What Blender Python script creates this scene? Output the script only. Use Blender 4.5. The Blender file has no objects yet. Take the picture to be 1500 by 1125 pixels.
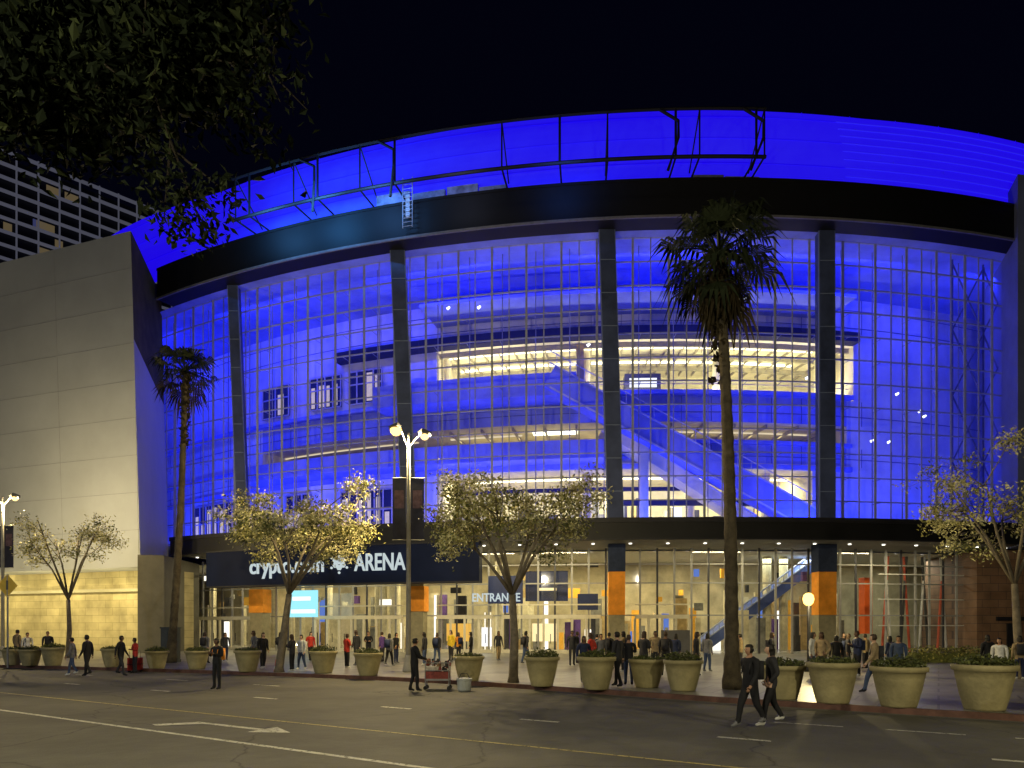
import bpy, math, random
from mathutils import Vector, Matrix
random.seed(7)
R=random.random
def U(a,b): return a+(b-a)*random.random()
sc=bpy.context.scene
sc.view_settings.view_transform='Standard'
try: sc.view_settings.look='None'
except: pass
sc.view_settings.exposure=0
EYE=2.15
# ---------------------------------------------------------------- world
w=bpy.data.worlds.new("World"); sc.world=w; w.use_nodes=True
nt=w.node_tree; bg=nt.nodes['Background']
sky=nt.nodes.new('ShaderNodeTexSky'); sky.sky_type='NISHITA'; sky.sun_disc=False
sky.sun_elevation=math.radians(-4); sky.sun_rotation=math.radians(200)
mx=nt.nodes.new('ShaderNodeMixRGB'); mx.blend_type='ADD'; mx.inputs[0].default_value=0.004
mx.inputs[1].default_value=(0.0006,0.0007,0.0034,1)
nt.links.new(sky.outputs[0],mx.inputs[2]); nt.links.new(mx.outputs[0],bg.inputs[0]); bg.inputs[1].default_value=1.0
# ---------------------------------------------------------------- materials
MC={}
def nosample(m):
    try: m.cycles.emission_sampling='NONE'
    except Exception: pass
def mat(name,col,rough=0.7,var=0.25,scale=3.0,bump=0.0,metal=0.0,emit=None,es=0.0,spec=0.3):
    if name in MC: return MC[name]
    m=bpy.data.materials.new(name); m.use_nodes=True; t=m.node_tree; b=t.nodes['Principled BSDF']
    b.inputs['Roughness'].default_value=rough; b.inputs['Metallic'].default_value=metal
    b.inputs['Specular IOR Level'].default_value=spec
    tc=t.nodes.new('ShaderNodeTexCoord'); n=t.nodes.new('ShaderNodeTexNoise')
    n.inputs['Scale'].default_value=scale; n.inputs['Detail'].default_value=6; n.inputs['Roughness'].default_value=0.65
    t.links.new(tc.outputs['Object'],n.inputs['Vector'])
    r=t.nodes.new('ShaderNodeValToRGB'); r.color_ramp.elements[0].position=0.3; r.color_ramp.elements[1].position=0.7
    r.color_ramp.elements[0].color=[c*(1-var) for c in col]+[1]; r.color_ramp.elements[1].color=[min(1,c*(1+var)) for c in col]+[1]
    t.links.new(n.outputs['Fac'],r.inputs[0]); t.links.new(r.outputs[0],b.inputs['Base Color'])
    if bump>0:
        bn=t.nodes.new('ShaderNodeBump'); bn.inputs['Strength'].default_value=bump; bn.inputs['Distance'].default_value=0.05
        n2=t.nodes.new('ShaderNodeTexNoise'); n2.inputs['Scale'].default_value=scale*8; n2.inputs['Detail'].default_value=4
        t.links.new(tc.outputs['Object'],n2.inputs['Vector'])
        t.links.new(n2.outputs['Fac'],bn.inputs['Height']); t.links.new(bn.outputs[0],b.inputs['Normal'])
    if emit:
        b.inputs['Emission Color'].default_value=list(emit)+[1]; b.inputs['Emission Strength'].default_value=es; nosample(m)
    MC[name]=m; return m
def asphalt():
    m=mat('asphalt',(0.085,0.080,0.062),0.8,0.30,0.35,0.35)
    t=m.node_tree; b=t.nodes['Principled BSDF']
    tc=[n for n in t.nodes if n.type=='TEX_COORD'][0]; r=[n for n in t.nodes if n.type=='VALTORGB'][0]
    n=t.nodes.new('ShaderNodeTexNoise'); n.inputs['Scale'].default_value=45; n.inputs['Detail'].default_value=3
    t.links.new(tc.outputs['Object'],n.inputs['Vector'])
    rr=t.nodes.new('ShaderNodeValToRGB'); rr.color_ramp.elements[0].color=(.5,.5,.5,1); rr.color_ramp.elements[1].color=(1.45,1.45,1.4,1)
    t.links.new(n.outputs['Fac'],rr.inputs[0])
    mm=t.nodes.new('ShaderNodeMixRGB'); mm.blend_type='MULTIPLY'; mm.inputs[0].default_value=1
    t.links.new(r.outputs[0],mm.inputs[1]); t.links.new(rr.outputs[0],mm.inputs[2])
    v=t.nodes.new('ShaderNodeTexVoronoi'); v.feature='DISTANCE_TO_EDGE'; v.inputs['Scale'].default_value=0.16
    nd=t.nodes.new('ShaderNodeTexNoise'); nd.inputs['Scale'].default_value=0.9; nd.inputs['Detail'].default_value=5
    t.links.new(tc.outputs['Object'],nd.inputs['Vector'])
    ad=t.nodes.new('ShaderNodeMixRGB'); ad.blend_type='ADD'; ad.inputs[0].default_value=1.0
    t.links.new(tc.outputs['Object'],ad.inputs[1]); t.links.new(nd.outputs['Color'],ad.inputs[2]); t.links.new(ad.outputs[0],v.inputs['Vector'])
    cr=t.nodes.new('ShaderNodeValToRGB'); cr.color_ramp.elements[0].position=0.0; cr.color_ramp.elements[1].position=0.006
    cr.color_ramp.elements[0].color=(.45,.45,.45,1)
    t.links.new(v.outputs['Distance'],cr.inputs[0])
    m3=t.nodes.new('ShaderNodeMixRGB'); m3.blend_type='MULTIPLY'; m3.inputs[0].default_value=1
    t.links.new(mm.outputs[0],m3.inputs[1]); t.links.new(cr.outputs[0],m3.inputs[2]); t.links.new(m3.outputs[0],b.inputs['Base Color'])
    return m
def brickmat(name,c1,c2,mortar,scale,bw,bh,msize=0.01,rough=0.7,rot=None,along=None):
    m=bpy.data.materials.new(name); m.use_nodes=True; t=m.node_tree; b=t.nodes['Principled BSDF']
    b.inputs['Roughness'].default_value=rough; b.inputs['Specular IOR Level'].default_value=0.3
    tc=t.nodes.new('ShaderNodeTexCoord'); mp=t.nodes.new('ShaderNodeMapping')
    if rot: mp.inputs['Rotation'].default_value=rot
    br=t.nodes.new('ShaderNodeTexBrick'); br.inputs['Scale'].default_value=scale
    br.inputs['Brick Width'].default_value=bw; br.inputs['Row Height'].default_value=bh; br.inputs['Mortar Size'].default_value=msize
    br.inputs['Color1'].default_value=list(c1)+[1]; br.inputs['Color2'].default_value=list(c2)+[1]; br.inputs['Mortar'].default_value=list(mortar)+[1]
    if along:
        dp=t.nodes.new('ShaderNodeVectorMath'); dp.operation='DOT_PRODUCT'; dp.inputs[1].default_value=(along[0],along[1],0)
        sx=t.nodes.new('ShaderNodeSeparateXYZ'); cx=t.nodes.new('ShaderNodeCombineXYZ')
        t.links.new(tc.outputs['Object'],dp.inputs[0]); t.links.new(tc.outputs['Object'],sx.inputs[0])
        t.links.new(dp.outputs['Value'],cx.inputs[0]); t.links.new(sx.outputs[2],cx.inputs[1]); t.links.new(cx.outputs[0],br.inputs['Vector'])
    else:
        t.links.new(tc.outputs['Object'],mp.inputs[0]); t.links.new(mp.outputs[0],br.inputs['Vector'])
    n=t.nodes.new('ShaderNodeTexNoise'); n.inputs['Scale'].default_value=0.8; n.inputs['Detail'].default_value=6
    t.links.new(tc.outputs['Object'],n.inputs['Vector'])
    rr=t.nodes.new('ShaderNodeValToRGB'); rr.color_ramp.elements[0].position=.3; rr.color_ramp.elements[1].position=.7
    rr.color_ramp.elements[0].color=(.65,.65,.65,1); rr.color_ramp.elements[1].color=(1.15,1.15,1.15,1)
    t.links.new(n.outputs['Fac'],rr.inputs[0])
    mm=t.nodes.new('ShaderNodeMixRGB'); mm.blend_type='MULTIPLY'; mm.inputs[0].default_value=1
    t.links.new(br.outputs['Color'],mm.inputs[1]); t.links.new(rr.outputs[0],mm.inputs[2]); t.links.new(mm.outputs[0],b.inputs['Base Color'])
    return m
def emat(name,col,s):
    if name in MC: return MC[name]
    m=bpy.data.materials.new(name); m.use_nodes=True; t=m.node_tree
    t.nodes.remove(t.nodes['Principled BSDF']); e=t.nodes.new('ShaderNodeEmission')
    e.inputs[0].default_value=list(col)+[1]; e.inputs[1].default_value=s
    t.links.new(e.outputs[0],t.nodes['Material Output'].inputs[0]); MC[name]=m; nosample(m); return m
def glassmat(name,gl,emis,tint=(1,1,1)):
    m=bpy.data.materials.new(name); m.use_nodes=True; t=m.node_tree
    t.nodes.remove(t.nodes['Principled BSDF'])
    tr=t.nodes.new('ShaderNodeBsdfTransparent'); tr.inputs[0].default_value=list(tint)+[1]
    g=t.nodes.new('ShaderNodeBsdfGlossy'); g.inputs['Roughness'].default_value=0.04; g.inputs[0].default_value=(.9,.9,1,1)
    mi=t.nodes.new('ShaderNodeMixShader'); mi.inputs[0].default_value=gl
    t.links.new(tr.outputs[0],mi.inputs[1]); t.links.new(g.outputs[0],mi.inputs[2]); last=mi
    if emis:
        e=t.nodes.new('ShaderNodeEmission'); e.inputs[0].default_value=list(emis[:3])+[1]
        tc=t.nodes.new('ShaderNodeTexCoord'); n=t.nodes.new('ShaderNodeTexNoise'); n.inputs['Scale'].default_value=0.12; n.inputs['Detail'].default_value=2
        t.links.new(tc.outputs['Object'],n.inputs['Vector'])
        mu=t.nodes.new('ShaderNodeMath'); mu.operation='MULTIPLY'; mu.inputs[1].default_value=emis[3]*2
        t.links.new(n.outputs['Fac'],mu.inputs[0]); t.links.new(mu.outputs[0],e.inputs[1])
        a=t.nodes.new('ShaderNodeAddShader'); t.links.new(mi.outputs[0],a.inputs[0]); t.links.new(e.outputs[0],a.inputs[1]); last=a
    t.links.new(last.outputs[0],t.nodes['Material Output'].inputs[0]); nosample(m); return m
# ---------------------------------------------------------------- mesh builder
CX,CY=14.0,136.7      # centre of the arena's curved front
def bear(px,r):       # arc angle at which a sight line of given bearing meets radius r
    u=(px-750)/1000.0
    return math.asin(max(-1,min(1,(u*CY-CX)/(r*math.sqrt(1+u*u)))))-math.atan(u)
def pol(r,th,z): return Vector((CX+r*math.sin(th),CY-r*math.cos(th),z))
class MB:
    def __init__(s): s.v=[];s.f=[];s.m=[]
    def add(s,vs,fs,mi=0):
        o=len(s.v); s.v+=[tuple(v) for v in vs]
        for f in fs: s.f.append([i+o for i in f]); s.m.append(mi)
    def box(s,x0,y0,z0,x1,y1,z1,mi=0):
        v=[(x0,y0,z0),(x1,y0,z0),(x1,y1,z0),(x0,y1,z0),(x0,y0,z1),(x1,y0,z1),(x1,y1,z1),(x0,y1,z1)]
        s.add(v,[(0,3,2,1),(4,5,6,7),(0,1,5,4),(1,2,6,5),(2,3,7,6),(3,0,4,7)],mi)
    def obox(s,c,hx,hy,hz,ang,mi=0):
        ca,sa=math.cos(ang),math.sin(ang); v=[]
        for z in(-hz,hz):
            for x,y in((-hx,-hy),(hx,-hy),(hx,hy),(-hx,hy)):
                v.append((c[0]+x*ca-y*sa,c[1]+x*sa+y*ca,c[2]+z))
        s.add(v,[(0,3,2,1),(4,5,6,7),(0,1,5,4),(1,2,6,5),(2,3,7,6),(3,0,4,7)],mi)
    def tube(s,pts,rad,n=6,mi=0,cap=True,phase=0):
        pts=[Vector(p) for p in pts]; rings=[]
        for i,p in enumerate(pts):
            a=pts[max(0,i-1)]; b=pts[min(len(pts)-1,i+1)]; d=(b-a).normalized()
            up=Vector((0,0,1)) if abs(d.z)<0.95 else Vector((1,0,0))
            x=d.cross(up).normalized(); y=x.cross(d).normalized()
            r=rad[i] if isinstance(rad,(list,tuple)) else rad
            rings.append([p+x*(r*math.cos(2*math.pi*k/n+phase))+y*(r*math.sin(2*math.pi*k/n+phase)) for k in range(n)])
        vs=[q for g in rings for q in g]; fs=[]
        for i in range(len(pts)-1):
            for k in range(n):
                fs.append((i*n+k,i*n+(k+1)%n,(i+1)*n+(k+1)%n,(i+1)*n+k))
        if cap: fs.append(tuple(range(n-1,-1,-1))); fs.append(tuple((len(pts)-1)*n+k for k in range(n)))
        s.add(vs,fs,mi)
    def beam(s,a,b,w,d,mi=0):
        a=Vector(a);b=Vector(b);dr=(b-a).normalized()
        up=Vector((0,0,1)) if abs(dr.z)<0.95 else Vector((0,1,0))
        x=dr.cross(up).normalized()*(d/2); y=x.cross(dr).normalized()*(w/2)
        v=[p+sx*x+sy*y for p in(a,b) for sx,sy in((-1,-1),(1,-1),(1,1),(-1,1))]
        s.add(v,[(0,1,2,3),(7,6,5,4),(0,4,5,1),(1,5,6,2),(2,6,7,3),(3,7,4,0)],mi)
    def arc(s,r0,z0,r1,z1,t0,t1,mi=0,n=None):
        n=n or max(2,int(abs(t1-t0)/0.012)); vs=[];fs=[]
        for i in range(n+1):
            t=t0+(t1-t0)*i/n; vs+= [pol(r0,t,z0),pol(r1,t,z1)]
        for i in range(n): fs.append((2*i,2*i+2,2*i+3,2*i+1))
        s.add(vs,fs,mi)
    def abox(s,r0,r1,z0,z1,t0,t1,mi=0,n=None):
        n=n or max(1,int(abs(t1-t0)/0.012)); vs=[];fs=[]
        for i in range(n+1):
            t=t0+(t1-t0)*i/n; vs+=[pol(r1,t,z0),pol(r1,t,z1),pol(r0,t,z1),pol(r0,t,z0)]
        for i in range(n):
            a=4*i;b=4*i+4
            for k in range(4): fs.append((a+k,b+k,b+(k+1)%4,a+(k+1)%4))
        fs.append((0,1,2,3)); fs.append((4*n+3,4*n+2,4*n+1,4*n)); s.add(vs,fs,mi)
    def lathe(s,c,prof,n=24,mi=0):
        vs=[];fs=[]
        for r,z in prof:
            for k in range(n): vs.append((c[0]+r*math.cos(2*math.pi*k/n),c[1]+r*math.sin(2*math.pi*k/n),c[2]+z))
        for i in range(len(prof)-1):
            for k in range(n): fs.append((i*n+k,i*n+(k+1)%n,(i+1)*n+(k+1)%n,(i+1)*n+k))
        s.add(vs,fs,mi)
    def leaf(s,c,sz,mi=0,flat=0.0,n=None):
        a=Vector((U(-1,1),U(-1,1),U(-1,1)*(1-flat))).normalized(); b=Vector((U(-1,1),U(-1,1),U(-1,1))).cross(a).normalized()
        c=Vector(c); l=sz*U(.7,1.3); h=l*U(.35,.55); q=a.cross(b)*l*.15
        s.add([c-a*l*.6,c+b*h*.6-a*.1*l+q,c+a*l*.6,c-b*h*.6-a*.1*l+q],[(0,1,2,3)],mi)
def obj(name,mb,mats,parent=None,smooth=False,loc=None):
    me=bpy.data.meshes.new(name); me.from_pydata(mb.v,[],mb.f)
    for m in mats: me.materials.append(m)
    me.polygons.foreach_set('material_index',mb.m)
    if smooth: me.polygons.foreach_set('use_smooth',[True]*len(mb.f))
    me.update(); o=bpy.data.objects.new(name,me); sc.collection.objects.link(o)
    if loc: o.location=loc
    if parent: o.parent=parent
    return o
def empty(name,loc=(0,0,0)):
    e=bpy.data.objects.new(name,None); sc.collection.objects.link(e); e.location=loc; return e
def point(name,loc,p,col,parent=None,rad=0.15):
    l=bpy.data.lights.new(name,'POINT'); l.energy=p; l.color=col; l.shadow_soft_size=rad
    o=bpy.data.objects.new(name,l); sc.collection.objects.link(o); o.location=loc
    if parent: o.parent=parent
    return o
def area(name,loc,tgt,sx,sy,p,col,parent=None,xdir=None):
    l=bpy.data.lights.new(name,'AREA'); l.shape='RECTANGLE'; l.size=sx; l.size_y=sy; l.energy=p; l.color=col
    o=bpy.data.objects.new(name,l); sc.collection.objects.link(o)
    z=-(Vector(tgt)-Vector(loc)).normalized()
    x=Vector(xdir) if xdir else Vector((1,0,0)); x=(x-z*x.dot(z)).normalized(); y=z.cross(x)
    M=Matrix((x,y,z)).transposed().to_4x4(); M.translation=Vector(loc); o.matrix_world=M
    if parent: o.parent=parent
    return o
# ---------------------------------------------------------------- common mats
dark=mat('dark_steel',(0.015,0.015,0.02),0.5,0.2)
black=mat('black_paint',(0.004,0.004,0.006),0.7,0.2)
alu=mat('mullion_aluminium',(0.27,0.29,0.36),0.5,0.15,metal=0.0)
pier=mat('pier_cladding',(0.045,0.060,0.14),0.5,0.35,0.6)
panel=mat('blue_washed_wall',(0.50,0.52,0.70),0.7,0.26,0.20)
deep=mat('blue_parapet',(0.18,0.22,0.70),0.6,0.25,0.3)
cream=mat('cream_plaster',(0.68,0.63,0.40),0.7,0.15,0.7)
white=mat('white_paint',(0.7,0.7,0.68),0.5,0.1)
orange=mat('orange_banner',(0.80,0.30,0.03),0.7,0.25,1.0)
leafY=mat('leaf_yellow_green',(0.28,0.26,0.08),0.6,0.5,1.2)
leafG=mat('leaf_green',(0.10,0.11,0.028),0.6,0.4,1.5)
leafP=mat('leaf_pale',(0.50,0.47,0.24),0.6,0.3,1.5)
bark=mat('bark',(0.15,0.125,0.09),0.85,0.35,5,0.5)
stone=mat('limestone_panel',(0.35,0.37,0.415),0.75,0.12,0.12,0.1)
# ---------------------------------------------------------------- ground
g=MB(); g.add([(-900,-600,-.02),(900,-600,-.02),(900,900,-.02),(-900,900,-.02)],[(0,1,2,3)])
obj('ground',g,[mat('distant_ground',(0.05,0.048,0.045),0.9,0.2)])
kp=[(-90,50),(-60,45.5),(-42,40.6),(-26.9,35.8),(-18,32.8),(-10.5,29.7),(-4,26.6),(2.2,22.2),(6.5,18.9),(11.5,15.5),(18,11.2),(26,6.2),(40,-2.0),(60,-13)]
def cr(p,n=6):
    out=[]
    for i in range(len(p)-1):
        p0=Vector(p[max(0,i-1)]);p1=Vector(p[i]);p2=Vector(p[i+1]);p3=Vector(p[min(len(p)-1,i+2)])
        for k in range(n):
            t=k/n; out.append(0.5*((2*p1)+(p2-p0)*t+(2*p0-5*p1+4*p2-p3)*t*t+(3*p1-p0-3*p2+p3)*t**3))
    out.append(Vector(p[-1])); return out
kc=cr(kp)
road=MB(); vs=[];fs=[]
for p in kc: vs+=[(p.x,p.y+.1,0.0),(p.x,-60,0.0)]
for i in range(len(kc)-1): fs.append((2*i+1,2*i+3,2*i+2,2*i))
road.add(vs,fs); obj('road',road,[asphalt()])
pave=MB(); vs=[];fs=[]; kb=MB(); kv=[]; kf=[]
for i,p in enumerate(kc):
    a=kc[max(0,i-1)];b=kc[min(len(kc)-1,i+1)]; d=(b-a).normalized(); nn=Vector((-d.y,d.x))
    if nn.y<0: nn=-nn
    q=p+nn*.16
    vs+=[(q.x,q.y,.146),(q.x,170,.146)]
    kv+=[(p.x,p.y,0.0),(p.x+nn.x*.02,p.y+nn.y*.02,.15),(q.x,q.y,.15),(p.x-nn.x*.35,p.y-nn.y*.35,.006)]
for i in range(len(kc)-1):
    fs.append((2*i,2*i+2,2*i+3,2*i+1)); a=4*i;b=a+4
    kf+=[(a,b,b+1,a+1),(a+1,b+1,b+2,a+2)]
pave.add(vs,fs)
pavm=brickmat('concrete_pavers',(0.22,0.21,0.18),(0.165,0.158,0.138),(0.08,0.08,0.07),1.0,1.3,1.3,0.03,0.38,rot=(0,0,math.radians(32)))
obj('pavement',pave,[pavm])
kb.add(kv,kf,0)
gf=[(4*i+3,4*i+7,4*i+4,4*i) for i in range(len(kc)-1)]
kb.add(kv,gf,1)
obj('kerb',kb,[mat('kerb_red_paint',(0.10,0.048,0.035),0.75,0.5,2.0),mat('gutter_concrete',(0.11,0.105,0.088),.8,.3,1.0)])
# markings
def gp(px,py,h=0.0):
    D=(EYE-h)/(py-918)*1000; return Vector(((px-750)/1000*D,D))
def wornpaint(name,c):
    m=mat(name,c,.7,.3,2.5); t=m.node_tree; b=t.nodes['Principled BSDF']
    tc=[n for n in t.nodes if n.type=='TEX_COORD'][0]
    n=t.nodes.new('ShaderNodeTexNoise'); n.inputs['Scale'].default_value=9; n.inputs['Detail'].default_value=8; n.inputs['Roughness'].default_value=.75
    t.links.new(tc.outputs['Object'],n.inputs['Vector'])
    r=t.nodes.new('ShaderNodeValToRGB'); r.color_ramp.elements[0].position=.38; r.color_ramp.elements[1].position=.47
    t.links.new(n.outputs['Fac'],r.inputs[0]); t.links.new(r.outputs[0],b.inputs['Alpha']); return m
mkm=wornpaint('road_paint_white',(0.46,0.45,0.36)); mky=wornpaint('road_paint_yellow',(0.36,0.30,0.10))
mk=MB()
def stripe(a,b,wd,mi=0,z=.005):
    a=Vector(a);b=Vector(b);d=(b-a).normalized();n=Vector((-d.y,d.x))*wd/2
    mk.add([(*(a-n),z),(*(b-n),z),(*(b+n),z),(*(a+n),z)],[(0,1,2,3)],mi)
L0=Vector((-13.2,17.6));L1=Vector((-1.35,10.4)); d=(L1-L0)
stripe(L0-d*4,L1+d*2,.12)
L0=Vector((-16.6,22.2));L1=Vector((3.43,10.4)); d=(L1-L0)
stripe(L0-d*3,L1+d*1.5,.08,1)
dd=Vector((0.862,-0.506))
for c in[(-7.4,20.5),(-3.07,18.07),(.62,15.6),(4.43,13.05),(-11.8,22.9),(-16.5,25.6),(-21.5,28.4),(-27,31.5),(8.2,10.8)]:
    c=Vector(c); stripe(c-dd*.5,c+dd*.5,.14)
for c in[(6.5,15.0),(8.4,13.9),(10.3,12.8),(12.4,11.6),(-13.5,27.5),(-9.0,25.0),(-19,30.3)]:
    c=Vector(c); stripe(c-dd*.7,c+dd*.7,.1)
c=Vector((-6.0,14.7)); sd=Vector((.866,-.5)); n=Vector((.5,.866))
stripe(c-sd*1.3,c+sd*.9,.16)
mk.add([(*(c+sd*1.75),.005),(*(c+sd*.9+n*.4),.005),(*(c+sd*.9-n*.4),.005)],[(0,2,1)])
mk.add([(*(c-sd*1.3-n*.09),.009),(*(c-sd*.9-n*.09),.009),(*(c-sd*1.5-n*.8),.009),(*(c-sd*1.8-n*.7),.009)],[(0,1,2,3)])
obj('road_marking',mk,[mkm,mky])

# ================================================================ ARENA
A=empty('arena')
TL=bear(234,87); TR=bear(1488,87)
Z0,Z1=9.65,30.5
b=MB(); b.arc(87,Z0,87,Z1,TL,TR); obj('curtain_glass',b,[glassmat('curtain_wall_glass',.07,(.028,.040,1,.075))],A)  # blue haze of the lit glass is put in as emission
b=MB()
nv=58
for i in range(nv+1):
    t=TL+(TR-TL)*i/nv; major=i%2==0
    wd=.11 if major else .06
    b.beam(pol(87.1,t,Z0),pol(87.1,t,Z1),wd,.16 if major else .08,0)
nh=12
for j in range(nh+1):
    z=Z0+(Z1-Z0)*j/nh; wd=.065
    b.abox(86.97,87.12,z-wd/2,z+wd/2,TL,TR,0)
obj('mullion_grid',b,[alu],A)
b=MB()
for i in range(0,nv+1,2):
    t=TL+(TR-TL)*(i+.45)/nv
    b.tube([pol(86.0,t,Z0),pol(86.0,t,Z1)],.04,5)
    for j in range(0,nh,1):
        z=Z0+(Z1-Z0)*j/nh
        b.tube([pol(86.0,t,z),pol(86.9,t,z)],.025,4)
for (p0,p1) in[(1395,1440),(1440,1482)]:
    ta,tb=bear(p0,86.3),bear(p1,86.3); zs=[9.8+i*5.1 for i in range(5)]
    for i in range(4):
        b.tube([pol(86.3,ta,zs[i]),pol(86.3,tb,zs[i+1])],.06,5,1); b.tube([pol(86.3,tb,zs[i]),pol(86.3,ta,zs[i+1])],.06,5,1)
    b.tube([pol(86.3,ta,Z0),pol(86.3,ta,Z1)],.07,5,1); b.tube([pol(86.3,tb,Z0),pol(86.3,tb,Z1)],.07,5,1)
obj('stay_truss',b,[mat('truss_grey',(.2,.22,.28),.5,.1),mat('brace_dark',(.06,.07,.16),.5,.1)],A)
b=MB()
for pb,pt,wd in[(358,343,.75),(601,583,1.0),(901,888,1.05),(1209,1208,1.05)]:
    tb,tt=bear(pb,87.9),bear(pt,87.9)
    a0=pol(87.9,tb,Z0-.2); a1=pol(87.9,tt,Z1+.2)
    b.beam(a0,a1,.8,wd,0)
    for s in(-1,1):
        off=Vector((s*(wd/2+.03),-.3,0)); b.beam(a0+off,a1+off,.12,.08,1)
    for k in range(1,9):
        c=a0.lerp(a1,k/9); b.beam(c+Vector((-wd/2,-.42,0)),c+Vector((wd/2,-.42,0)),.05,.04,1)
obj('pier_column',b,[pier,mat('pier_edge',(.14,.18,.32),.5,.1)],A)
TLr=bear(230,89.5); TRr=bear(1530,89.5)
b=MB(); b.abox(86.2,89.5,Z1+.01,33.2,TLr,TRr,0)
b.abox(89.5,89.62,Z1-.05,Z1+.12,TLr,TRr,1); b.abox(89.5,89.56,33.0,33.2,TLr,TRr,0)
obj('rim_fascia',b,[mat('rim_black',(0.004,0.004,0.005),.6,.2,.5),mat('rim_trim',(.13,.13,.15),.5,.2)],A)
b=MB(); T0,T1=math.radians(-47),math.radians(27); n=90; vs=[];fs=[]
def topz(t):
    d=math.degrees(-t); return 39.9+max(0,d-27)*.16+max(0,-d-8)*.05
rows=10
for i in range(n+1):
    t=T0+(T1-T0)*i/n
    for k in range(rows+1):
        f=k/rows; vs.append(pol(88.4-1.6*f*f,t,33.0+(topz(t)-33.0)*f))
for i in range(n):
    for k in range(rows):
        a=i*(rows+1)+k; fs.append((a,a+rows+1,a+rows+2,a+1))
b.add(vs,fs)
blue=mat('blue_glow_fascia',(.05,.07,.45),.45,.3,.2,emit=(.016,.002,1),es=.74)  # floodlit blue is put into the panels as emission
obj('glow_fascia',b,[blue],A)
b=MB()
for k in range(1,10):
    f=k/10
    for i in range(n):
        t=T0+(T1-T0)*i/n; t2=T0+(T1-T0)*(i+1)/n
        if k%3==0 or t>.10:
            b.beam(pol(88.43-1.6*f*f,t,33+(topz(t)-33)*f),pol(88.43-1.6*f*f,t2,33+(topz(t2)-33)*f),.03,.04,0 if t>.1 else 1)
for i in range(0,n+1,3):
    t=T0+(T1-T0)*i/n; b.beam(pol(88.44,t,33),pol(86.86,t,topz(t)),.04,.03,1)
obj('fascia_seams',b,[mat('seam_blue_light',(.03,.03,.3),.5,.1,emit=(.03,.022,1),es=.68),mat('seam_blue',(.03,.03,.3),.4,.1,emit=(.01,.0,1),es=.60)],A)  # seams glow too, carrying the same floodlit blue
b=MB()
vs=[pol(0,0,47)]; fs=[]
N=120
for k,(r,dz) in enumerate([(60,4.5),(86.8,0)]):
    for i in range(N+1):
        t=T0+(T1-T0)*i/N; vs.append(pol(r,t,topz(t)+dz if k==0 else topz(t)))
for i in range(N): fs+=[(0,1+i,2+i),(1+i,N+2+i,N+3+i,2+i)]
b.add(vs,fs); obj('roof_shell',b,[mat('roof_membrane',(.12,.12,.14),.8,.1)],A)
b=MB(); fa,fb=bear(340,91.2),bear(1122,91.2); zt,zb=36.7,33.5
for z,r in((zt,.10),(zb,.12)):
    m=40; b.tube([pol(91.2,fa+(fb-fa)*i/m,z) for i in range(m+1)],r,6)
for i,px in enumerate([345,365,430,465,527,578,735,820,890,990,1025,1108,1120]):
    t=bear(px,91.2); b.tube([pol(91.2,t,zb),pol(91.2,t,zt)],.09 if i%2 else .06,5)
    b.tube([pol(91.2,t,zb),pol(88.6,t,zb+.05)],.07,5)
    if i%2==0: b.tube([pol(91.2,t,zt),pol(88.1,t,zb+.6)],.05,5)
for px in(465,580,992,1115):
    t=bear(px,91.2); t2=bear(px-26,91.2); tm=bear(px-12,91.6)
    b.tube([pol(91.2,t2,zt),pol(91.6,t,(zt+zb)/2+.5),pol(91.6,t,(zt+zb)/2-.6),pol(91.2,tm,zb-.9)],.10,6)
obj('billboard_frame',b,[black],A)
b=MB()
t=bear(590,90); t2=bear(604,90)
for tt in(t,t2): b.tube([pol(90,tt,31.0),pol(90,tt,34.6)],.04,5)
for k in range(12): b.tube([pol(90,t,31.1+.3*k),pol(90,t2,31.1+.3*k)],.025,4)
b.abox(89.7,89.8,31.9,33.5,bear(594,89.8),bear(600,89.8),1)
for (p0,p1,z0,z1) in[(552,600,33.3,34.5),(604,652,33.3,34.2),(655,700,33.4,34.3),(702,742,33.3,34.0),(1015,1060,33.25,33.9),(1062,1112,33.25,33.8)]:
    b.abox(88.5,88.75,z0,z1,bear(p0,88.7),bear(p1,88.7),2)
obj('access_ladder',b,[alu,mat('tarp_white',(.4,.4,.45),.7,.3,2),mat('service_panel',(.22,.22,.36),.6,.5,1.3)],A)

# ---------- interior
BL=(.030,.046,1.0)
iL,iR=bear(225,79),bear(1500,79)
b=MB()
def ring(z0,z1,p0,p1,r=79,mi=0): b.arc(r,z0,r,z1,bear(p0,79),bear(p1,79),mi)
zA1,zA0,zB1,zB0,zC1,zC0=26.5,21.7,19.5,17.8,15.6,9.7
ring(zA1,Z1,225,1500); ring(zA0,zA1,225,640); ring(zA0,zA1,1250,1500)
ring(zB1,zA0,225,385); ring(zB1,zA0,385,1240,79,1); ring(zB1,zA0,1240,1500); ring(zB0,zB1,225,385); ring(zB0,zB1,1240,1500)
ring(zC1,zB0,225,385); ring(zC1,zB0,385,1240,79,1); ring(zC1,zB0,1240,1500); ring(zC0,zC1,225,640); ring(zC0,zC1,1190,1500)
b.arc(60,Z1,88,Z1-.003,iL,iR,1); b.arc(60,Z0-.1,87,Z0-.1,iL,iR,1)
b.abox(79.0,79.5,zA0+.0,zA0+.35,bear(236,79),bear(1245,79),1)
b.abox(79.0,79.35,zB0-.2,zB0+.1,bear(236,79),bear(1245,79),1)
b.abox(79.0,79.35,zC1-.1,zC1+.3,bear(236,79),bear(1245,79),1)
b.abox(79.02,83.0,28.6,28.85,bear(640,79),bear(1210,79),1)
b.abox(79.02,82.5,zA0-.9,zA0+.9,bear(575,79),bear(845,79),1)
b.abox(79.02,81.5,zB0-1.9,zB0-.4,bear(385,79),bear(900,79),1)
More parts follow.
